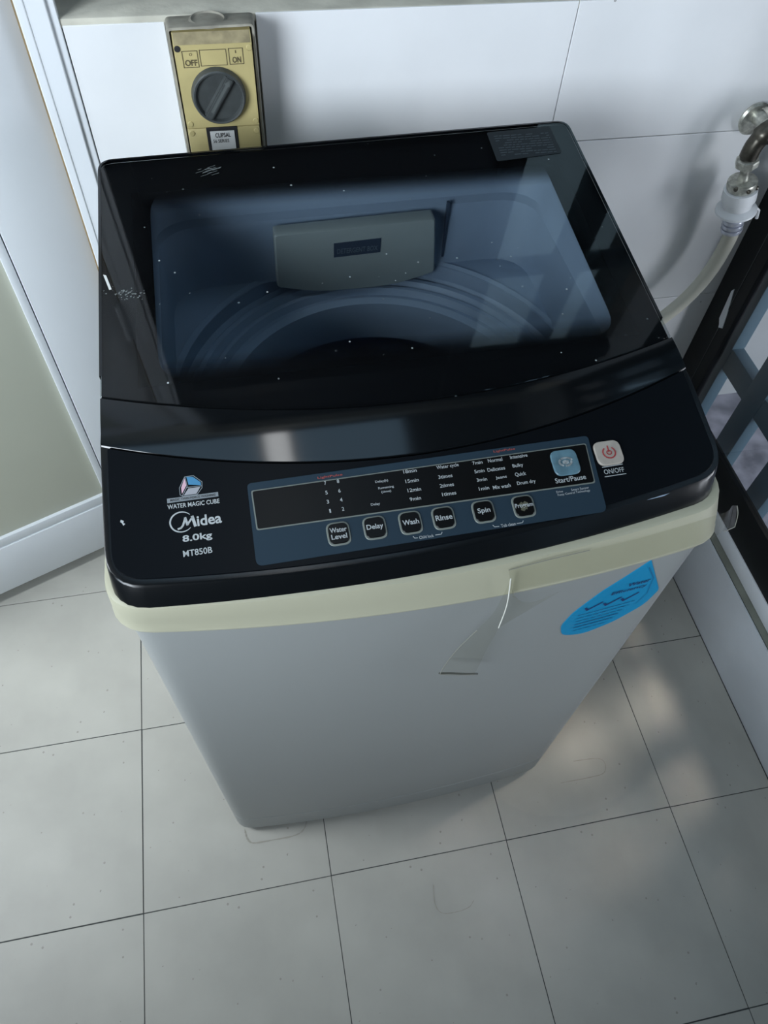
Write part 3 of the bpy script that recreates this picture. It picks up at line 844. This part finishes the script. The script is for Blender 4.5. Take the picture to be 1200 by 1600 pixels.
# start and power buttons
bm = bmesh.new(); plate(bm, rrect(.5521, .1553, .0245, .0245, .0070, 6, RT), Fh(H0+0.0010), Fh(H0+0.0024), 0.0008)
sb = obj('start_button', bm, M_btnblue, wm, smooth=True); sb['label'] = 'worn blue start and pause button'
bm = bmesh.new()
for i in range(3):
    a0 = 0.4+i*2.1
    ptsr = [(.5521+(.0062-.0006*i)*math.cos(a0+t*.28)*1.05, .1553+(.0038)*math.sin(a0+t*.28)) for t in range(7)]
    stroke(bm, ptsr, .0018, Fh(H0+0.0027))
lay_poly(bm, [(.5521+.0028*math.cos(i*.52)*(1+.25*(i % 2)), .1551+.0021*math.sin(i*.52)) for i in range(12)], Fh(H0+0.0026))
obj('start_symbol', bm, mat('worn_white', (0.42, 0.47, 0.48), 0.6, noise=0.5, nscale=250), sb)
bm = bmesh.new(); plate(bm, rrect(.5946, .1594, .0252, .0235, .0070, 6, RT), Fh(H0), Fh(H0+0.0018), 0.0008)
pb = obj('power_button', bm, M_btnwhite, wm, smooth=True); pb['label'] = 'pale worn square power button with red symbol'
bm = bmesh.new()
stroke(bm, [(.5946+.0058*math.cos(math.radians(a)), .1592+.0055*math.sin(math.radians(a))) for a in range(130, 411, 20)], .0013, Fh(H0+0.0021))
stroke(bm, [(.5946, .1600), (.5946, .1655)], .0013, Fh(H0+0.0021))
stroke(bm, [(.5946+.0022*math.cos(math.radians(a)), .1592+.0020*math.sin(math.radians(a))) for a in range(0, 361, 40)], .0010, Fh(H0+0.0021))
obj('power_symbol', bm, M_redprint, pb)
bm = bmesh.new()
Fs = Fh(H0+0.0003)
lay_text(bm, 'ON/OFF', .5945, .1420, .0190, .0046, Fs, RT*.6, 0.006)
stroke(bm, [(.5848, .1466), (.6042, .1472)], .0007, Fs); stroke(bm, [(.5845, .1374), (.6046, .1378)], .0007, Fs)
obj('power_lettering', bm, M_print, wm)
# badge: cube emblem, technology bar, brand, capacity and model
bm = bmesh.new()
lay_text(bm, 'WATER MAGIC CUBE', .2277, .1616, .0425, .0040, Fs, -.006, 0.016)
lay_text(bm, '8.0kg', .2284, .1318, .0238, .0074, Fs, RT, 0.022)
lay_text(bm, 'MT850B', .2276, .1198, .0232, .0054, Fs, RT, 0.012)
lay_text(bm, 'idea', .2392, .1464, .0200, .0094, Fs, RT, 0.022)
# brand M with a curled left foot, ringed by an open circle
stroke(bm, [(.2138, .1414), (.2160, .1420), (.2178, .1440), (.2200, .1500)], .0016, Fs)
stroke(bm, [(.2200, .1502), (.2214, .1442)], .0020, Fs); stroke(bm, [(.2214, .1442), (.2262, .1506)], .0016, Fs); stroke(bm, [(.2258, .1506), (.2276, .1424)], .0024, Fs)
out_ = []; in_ = []
for i in range(33):
    a = math.radians(38+i*282/32); w = .0013*math.sin(math.pi*(i+1.5)/35)**0.5
    out_.append((.2166+.0096*math.cos(a), .1472+.0092*math.sin(a))); in_.append((.2166+(.0096-w)*math.cos(a), .1472+(.0092-w)*math.sin(a)))
lay(bm, out_+in_, [(i, i+1, 34+i, 33+i) for i in range(32)], Fs)
badge = obj('badge_lettering', bm, M_print, wm)
bm = bmesh.new(); lay_poly(bm, [(.2066, .1652), (.2486, .1656), (.2486, .1696), (.2066, .1692)], Fs); bar = obj('badge_bar', bm, M_printdim, badge)
bm = bmesh.new(); lay_text(bm, 'MAGIC TWIN FORCE WASHING', .2277, .1674, .037, .0021, Fh(H0+.0005), 0.005, 0.01); obj('bar_lettering', bm, M_ink, badge)
for nm, mm, pts in (('emblem_face', M_pink, [(.2190, .1718), (.2188, .1775), (.2222, .1858), (.2232, .1790)]),
                    ('emblem_face', M_cubeblue, [(.2250, .1795), (.2238, .1868), (.2290, .1862), (.2350, .1805), (.2352, .1775)]),
                    ('emblem_face', M_cubegrey, [(.2205, .1703), (.2246, .1762), (.2345, .1762), (.2308, .1704)])):
    bm = bmesh.new(); lay_poly(bm, pts, Fs); obj(nm, bm, mm, badge)
bm = bmesh.new()
for a, b in (((.2175, .1712), (.2174, .1775)), ((.2174, .1775), (.2224, .1870)), ((.2224, .1870), (.2296, .1872)), ((.2296, .1872), (.2362, .1806)), ((.2362, .1806), (.2358, .1752)), ((.2358, .1752), (.2312, .1696)), ((.2312, .1696), (.2198, .1696)), ((.2198, .1696), (.2175, .1712)), ((.2238, .1785), (.2226, .1866)), ((.2238, .1782), (.2196, .1704)), ((.2240, .1772), (.2356, .1770))):
    stroke(bm, [a, b], .0006, Fs)
obj('emblem_outline', bm, M_printdim, badge)
# small paint nick on the left of the panel
bm = bmesh.new(); lay_poly(bm, [(.1688, .1560), (.1712, .1545), (.1706, .1530), (.1722, .1518), (.1705, .1505), (.1696, .1528), (.1682, .1540)], Fs)
obj('paint_nick', bm, M_print, wm)

# water efficiency sticker on the cabinet front
def ybody(x, z): return mixf(y_bbot, y_btop, (z-0.02)/0.77)(x)
def FB(h): return lambda x, z: (x, ybody(x, z)-h, z)
bm = bmesh.new()
st = rpoly([(.6365, .7785), (.618, .757), (.598, .735), (.577, .700), (.5705, .672), (.578, .646), (.606, .634), (.640, .646), (.669, .671), (.6755, .700)],
           [0, .004, .004, .008, .008, .010, .012, .010, .010, .006], 4)
plate(bm, st, FB(-0.0002), FB(0.0006))
sticker = obj('water_sticker', bm, M_sticker, wm); sticker['label'] = 'bright cyan pointed sticker with three ticks'
bm = bmesh.new()
lay_text(bm, 'Water', .6400, .7340, .0260, .0075, FB(.0009), -.03, 0.02)
lay_text(bm, 'Efficiency', .6325, .7225, .0400, .0085, FB(.0009), -.02, 0.012)
for cx in (.5985, .6195, .6395):
    stroke(bm, [(cx-.009, .7045), (cx-.0055, .6985), (cx+.0085, .7090)], .0026, FB(.0009))
obj('sticker_lettering', bm, M_navy, sticker)
bm = bmesh.new()
for k in range(6):
    z = .690-.0078*k; xa = .585+.001*k; xb = .650-.004*k; x = xa
    while x < xb:
        w = random.uniform(.004, .010); stroke(bm, [(x, z), (min(x+w, xb), z-.0002)], .0022 if k in (3, 4) else .0012, FB(.0009)); x += w+.002
stroke(bm, [(.6395, .764), (.650, .745), (.655, .736), (.661, .700), (.655, .680)], .0009, FB(.0009))
tag(obj('sticker_lines', bm, M_navydim, sticker), kind='stuff')

# ================================================================== packing tape peeling off the rim
tp = empty('packing_tape', (0.60, 0.06, 0.80))
tag(tp, 'peeling clear packing tape along the cream rim, its loose end hanging down the front', 'tape')
def yrim(x, z): return mixf(y_rbot, y_rtop, min(max((z-0.7935)/0.03, 0), 1))(x)
def ribbon(name, left, right, m, parent, n=5, th=0.0003):
    L = spline(left, n); R = spline(right, n)
    bm = bmesh.new(); rows_ = [bmesh.ops.create_vert if False else None]
    K = 5
    lp = [[a.lerp(b, k/K) for a, b in zip(L, R)] for k in range(K+1)]
    loft(bm, lp, closed=False)
    return obj(name, bm, m, parent, smooth=True)
def edge(name, pts, r, m, parent):
    bm = bmesh.new(); tube(bm, spline(pts, 5), r, 6); return obj(name, bm, m, parent, smooth=True)
top = [(x, yrim(x, .819)-0.0012-(0.006 if x > .70 else 0), z) for x, z in ((.484, .8215), (.52, .8245), (.56, .8235), (.62, .8205), (.67, .819), (.694, .819))]
botl = [(x, yrim(x, .795)-0.0014, z) for x, z in ((.490, .794), (.53, .7945), (.57, .794), (.62, .794), (.67, .7945), (.694, .795))]
ribbon('stuck_strip', top, botl, M_tape, tp)
ribbon('corner_wrap', [(.694, yrim(.694, .819)-.0012, .819), (.7035, .1045, .8215), (.709, .1085, .8235), (.7165, .1100, .8195)],
       [(.694, yrim(.694, .795)-.0014, .795), (.7085, .1000, .7955), (.7175, .1035, .7875), (.7270, .1060, .7875)], M_tape, tp)
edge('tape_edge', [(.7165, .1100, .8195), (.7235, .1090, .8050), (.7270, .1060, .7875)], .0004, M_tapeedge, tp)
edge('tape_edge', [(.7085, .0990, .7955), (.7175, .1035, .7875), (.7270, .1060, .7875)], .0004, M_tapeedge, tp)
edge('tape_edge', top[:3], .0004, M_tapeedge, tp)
edge('fold_crease', [(.4835, .0690, .8215), (.4848, .0625, .785), (.4828, .0592, .747)], .0006, M_crease2, tp)
ribbon('hanging_end', [(.4835, .0690, .8210), (.476, .0640, .775), (.462, .0600, .748), (.448, .0600, .712), (.4385, .0590, .678), (.4365, .0600, .655)],
       [(.4845, .0685, .8190), (.4855, .0640, .772), (.4835, .0600, .745), (.479, .0600, .700), (.4775, .0600, .664), (.4755, .0610, .635)], M_tape, tp)
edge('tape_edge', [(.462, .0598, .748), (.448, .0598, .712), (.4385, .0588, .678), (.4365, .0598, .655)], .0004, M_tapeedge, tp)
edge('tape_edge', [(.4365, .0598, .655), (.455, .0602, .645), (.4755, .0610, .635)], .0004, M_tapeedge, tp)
edge('tape_end_shadow', [(.4360, .0612, .655), (.450, .0618, .648), (.468, .0625, .637), (.4815, .0640, .6285)], .0010, mat('tape_shadow_dark', (0.09, 0.095, 0.085), 0.6), tp)  # dark strip painting in the shadow line at the tape's lower end
ribbon('folded_flap', [(.4845, .0690, .8200), (.4850, .0640, .775), (.4840, .0605, .745)], [(.4900, .0665, .792), (.512, .068, .772), (.540, .070, .782)], M_tape, tp)

# ================================================================== isolator switch on the back wall
sw = empty('isolator_switch', (0.2935, 0.75, 0.83))
tag(sw, 'old yellowed weatherproof isolator switch with grey rotary knob on the tiled wall', 'switch')
def sbx(name, x0, x1, y0, y1, z0, z1, m, parent, bev=0.002):
    return box(name, x0, x1, y0, y1, z0, z1, m, parent, bev)
SX0, SX1 = 0.2455, 0.3415
def FYs(y): return lambda x, z: (x, y, z)
# base tray: back part with a raised lip around the cover
bm = bmesh.new()
po = rpoly([(SX0, 0.78), (SX1, 0.78), (SX1, 1.0005), (SX0, 0.9990)], 0.006, 5)
pw = rpoly([(SX0-0.002, 0.78), (SX1+0.003, 0.78), (SX1+0.003, 0.9918), (SX0-0.002, 0.9905)], 0.006, 5)
pi_ = shrink([Vector(p) for p in po], 0.0030)
loft(bm, [[(p.x, 0.7515, p.y) for p in pw], [(p.x, 0.704, p.y) for p in po], [(p.x, 0.702, p.y) for p in shrink(po, 0.0006)],
          [(p.x, 0.702, p.y) for p in pi_], [(p.x, 0.716, p.y) for p in pi_]], True, True)
obj('base_box', bm, M_swbase, sw, smooth=True)
bm = bmesh.new()
lathe(bm, [(0.021, 0.0), (0.021, 0.004), (0.0185, 0.005), (0.0175, 0.003), (0.0002, 0.003)], Matrix.Translation(Vector((0.292, 0.727, 0.9925))), 28, False, True)
obj('top_plug', bm, M_swbase, sw, smooth=True)
# cover: sloped dirty top, flat plate, lower strip with the name label
bm = bmesh.new()
cx0, cx1 = SX0+0.0052, SX1-0.0052
pr = [(0.712, 0.9952), (0.7025, 0.9940), (0.6925, 0.9850), (0.6925, 0.8935), (0.712, 0.8935)]
loft(bm, [[(cx0, y, z) for y, z in pr], [(cx0+0.0008, y, z) for y, z in pr], [(cx1-0.0008, y, z) for y, z in pr], [(cx1, y, z) for y, z in pr]], True, True)
cov = obj('switch_cover', bm, M_swplate, sw)
bm = bmesh.new()
loft(bm, [[(cx0+0.0012, 0.7019, 0.9942), (cx1-0.0012, 0.7019, 0.9942)], [(cx0+0.0012, 0.6922, 0.9853), (cx1-0.0012, 0.6922, 0.9853)]], closed=False)
obj('dirty_top', bm, M_swdirty, cov)
sbx('socket_cover', cx0, cx1, 0.6925, 0.712, 0.79, 0.8925, M_swplate, sw, 0.0012)
# OFF / ON windows, and the blank plate between them
bm = bmesh.new()
for a, b, c, d in ((0.2590, 0.2755, 0.9620, 0.9790), (0.2780, 0.3070, 0.9630, 0.9795), (0.3100, 0.3255, 0.9635, 0.9800)):
    stroke(bm, [(a, c), (b, c), (b, d), (a, d), (a, c)], 0.0007, FYs(0.6920))
obj('window_outline', bm, M_inkolive, cov)
bm = bmesh.new()
lay_text(bm, 'O', 0.2680, 0.9755, 0.0030, 0.0030, FYs(0.6919), 0, 0.0)
lay_text(bm, 'OFF', 0.2675, 0.9668, 0.0135, 0.0065, FYs(0.6919), 0, 0.02)
obj('switch_lettering', bm, M_inkolive, cov); bm = bmesh.new()
lay_text(bm, 'ON', 0.3180, 0.9680, 0.0095, 0.0065, FYs(0.6919), 0, 0.02)
lay_text(bm, 'I', 0.3175, 0.9765, 0.0008, 0.0030, FYs(0.6919), 0, 0.0)
obj('switch_lettering', bm, M_inkolive, cov)
# knob: dished disc with a raised rim and a diagonal grip bar
KM = Matrix.Translation(Vector((0.2930, 0.6924, 0.9305))) @ Matrix.Rotation(math.radians(90), 4, 'X')
bm = bmesh.new()
lathe(bm, [(0.0312, 0.0), (0.0312, 0.002), (0.0302, 0.004), (0.0298, 0.0078), (0.0285, 0.0092), (0.0268, 0.0088), (0.0255, 0.0042), (0.0002, 0.0035)], KM, 40, True, True)
kn = obj('rotary_knob', bm, M_knob, sw, smooth=True); kn['label'] = 'round dark grey knob turned diagonally'
bm = bmesh.new()
r = bmesh.ops.create_cube(bm, size=1.0)
for v in bm.verts:
    tp_ = 0.72 if v.co.z > 0 else 1.0
    v.co = Vector((v.co.x*0.0535, v.co.y*0.0125*tp_, 0.003+(v.co.z+.5)*0.0075))
bmesh.ops.bevel(bm, geom=bm.edges[:], offset=0.0012, segments=2, affect='EDGES')
bmesh.ops.transform(bm, matrix=KM @ Matrix.Rotation(math.radians(55), 4, 'Z'), verts=bm.verts[:])
obj('grip_bar', bm, M_knob, kn, smooth=True)
bm = bmesh.new()
def KP(x, y, h): return KM @ Matrix.Rotation(math.radians(55), 4, 'Z') @ Vector((x, y, h))
lay_poly(bm, [(-0.018, -0.0016), (0.018, -0.0016), (0.018, 0.0016), (-0.018, 0.0016)], lambda x, y: KP(x, y, 0.01065))
lay_poly(bm, [(0.018, -0.0035), (0.0245, 0), (0.018, 0.0035)], lambda x, y: KP(x, y, 0.01065))
obj('pointer_mark', bm, mat('knob_pointer', (0.085, 0.095, 0.093), 0.5), kn)
for x, z, dark in ((0.2548, 0.9815, 1), (0.3330, 0.9800, 0), (0.2555, 0.8985, 0), (0.3325, 0.8985, 0), (0.2555, 0.8875, 0), (0.3325, 0.8865, 0)):
    bm = bmesh.new()
    lathe(bm, [(0.0034, -0.001), (0.0034, 0.0005), (0.0028, 0.001), (0.0003, 0.001)], Matrix.Translation(Vector((x, 0.6925, z))) @ Matrix.Rotation(math.radians(90), 4, 'X'), 16)
    obj('cover_screw', bm, M_dark if dark else M_swplate, sw, smooth=True)
bm = bmesh.new(); add_box(bm, 0.2725, 0.3095, 0.6915, 0.695, 0.86, 0.8930, 0.0008)
nb = obj('name_holder', bm, M_dark, sw)
bm = bmesh.new(); add_box(bm, 0.2765, 0.3055, 0.6909, 0.6925, 0.864, 0.8890)
obj('name_card', bm, M_label, nb)
bm = bmesh.new(); lay_text(bm, 'CLIPSAL', 0.2915, 0.8842, 0.0185, 0.0055, FYs(0.6906), 0, 0.02)
lay_text(bm, '56 SERIES', 0.2885, 0.8772, 0.0190, 0.0042, FYs(0.6906), 0, 0.01)
obj('name_lettering', bm, M_ink, nb)

# ================================================================== tap and inlet hose
tap = empty('water_tap', (1.045, 0.70, 0.75))
tag(tap, 'worn chrome and brass washing machine tap at the right edge, feeding a cream hose', 'tap')
AX = Vector((1.0335, 0.6985, 0.80)); BX = Vector((1.0545, 0.6985, 0.712)); ax = (BX-AX).normalized()
def along(o, d):
    q = d.to_track_quat('Z', 'Y').to_matrix().to_4x4(); q.translation = o; return q
bm = bmesh.new()
tube(bm, spline([(1.118, 0.700, 0.862), (1.082, 0.699, 0.852), (1.060, 0.6985, 0.846), (1.043, 0.6985, 0.836), (1.0340, 0.6985, 0.820), (1.0325, 0.6985, 0.802)], 6),
     [0.011]*9+[0.0135]*4+[0.0150]*8+[0.0128]*10, 18)
obj('elbow', bm, M_brassdark, tap, smooth=True)
bm = bmesh.new(); lathe(bm, [(0.017, -0.004), (0.0215, -0.002), (0.0215, 0.004), (0.017, 0.006)], along(Vector((1.060, 0.6985, 0.8465)), Vector((1, 0, .35)).normalized()), 8)
obj('lock_nut', bm, M_brassdark, tap)
bm = bmesh.new(); lathe(bm, [(0.013, -0.002), (0.0225, 0.0), (0.0235, 0.003), (0.021, 0.006), (0.012, 0.007)], along(Vector((1.049, 0.744, 0.834)), Vector((0, -1, 0))), 28)
obj('wall_flange', bm, M_chrome, tap, smooth=True)
bm = bmesh.new(); lathe(bm, [(0.010, -0.010), (0.010, 0.036)], along(Vector((1.049, 0.739, 0.840)), Vector((0, -1, 0))), 16)
obj('wall_pipe', bm, M_chrome, tap, smooth=True)
bm = bmesh.new(); lathe(bm, [(0.012, -0.009), (0.0160, -0.0075), (0.0165, -0.005), (0.0165, 0.002), (0.0150, 0.004), (0.0075, 0.0055)], along(AX+ax*0.008, ax), 8)
obj('outlet_nut', bm, M_chrome, tap)
bm = bmesh.new(); lathe(bm, [(0.0078, 0.0), (0.0068, 0.010), (0.0085, 0.024)], along(AX+ax*0.012, ax), 20)
obj('outlet_neck', bm, M_chrome, tap, smooth=True)
hose = empty('inlet_hose', (1.05, 0.70, 0.60))
tag(hose, 'cream water inlet hose with white coupling curving down behind the washing machine', 'hose')
bm = bmesh.new()
ho = AX+ax*0.0345
lathe(bm, [(0.010, 0.0), (0.0208, 0.001), (0.0215, 0.004), (0.0215, 0.011), (0.0205, 0.013)], along(ho, ax), 28)
cl = obj('coupling_collar', bm, M_chrome, hose, smooth=True)
for a in (-0.9, 0.0, 0.9):
    d = Vector((math.sin(a), -math.cos(a), 0))
    bm = bmesh.new(); lathe(bm, [(0.0032, -0.002), (0.0032, 0.0018), (0.002, 0.003)], along(ho+ax*0.0065+d*0.0212, d), 12)
    obj('grub_screw', bm, M_brassdark, cl, smooth=True)
bm = bmesh.new()
lathe(bm, [(0.019, 0.0), (0.0245, 0.001), (0.0250, 0.018), (0.0215, 0.020), (0.0215, 0.030), (0.0250, 0.032), (0.0300, 0.036), (0.0305, 0.039), (0.0280, 0.0405), (0.015, 0.043), (0.0125, 0.050), (0.012, 0.066)], along(ho+ax*0.0135, ax), 32)
obj('coupling', bm, M_whitepl, hose, smooth=True)
bm = bmesh.new()
side = Vector((0.9, -0.3, 0)).normalized(); side = (side-ax*side.dot(ax)).normalized()
p0 = ho+ax*0.052+side*0.029
tube(bm, [p0, p0+side*0.004+ax*0.004, p0+side*0.004+ax*0.018], 0.0026, 8)
obj('release_tab', bm, M_whitepl, hose, smooth=True)
h0 = ho+ax*0.066
for k in range(3):
    bm = bmesh.new(); lathe(bm, [(0.0125, 0.0), (0.0158, 0.0006), (0.0165, 0.0035), (0.0158, 0.0064), (0.0125, 0.007)], along(h0+ax*(0.0085*k), ax), 24)
    obj('clamp_ring', bm, M_clamp, hose, smooth=True)
hs = h0+ax*0.010
bm = bmesh.new()
tube(bm, spline([hs, hs+ax*0.03, (1.0605, 0.700, 0.600), (1.040, 0.700, 0.548), (1.006, 0.700, 0.503), (0.955, 0.699, 0.455), (0.88, 0.697, 0.41), (0.78, 0.690, 0.405), (0.715, 0.672, 0.435), (0.690, 0.650, 0.47), (0.690, 0.634, 0.50)], 8), 0.0115, 18)
obj('hose_tube', bm, M_hose, hose, smooth=True)
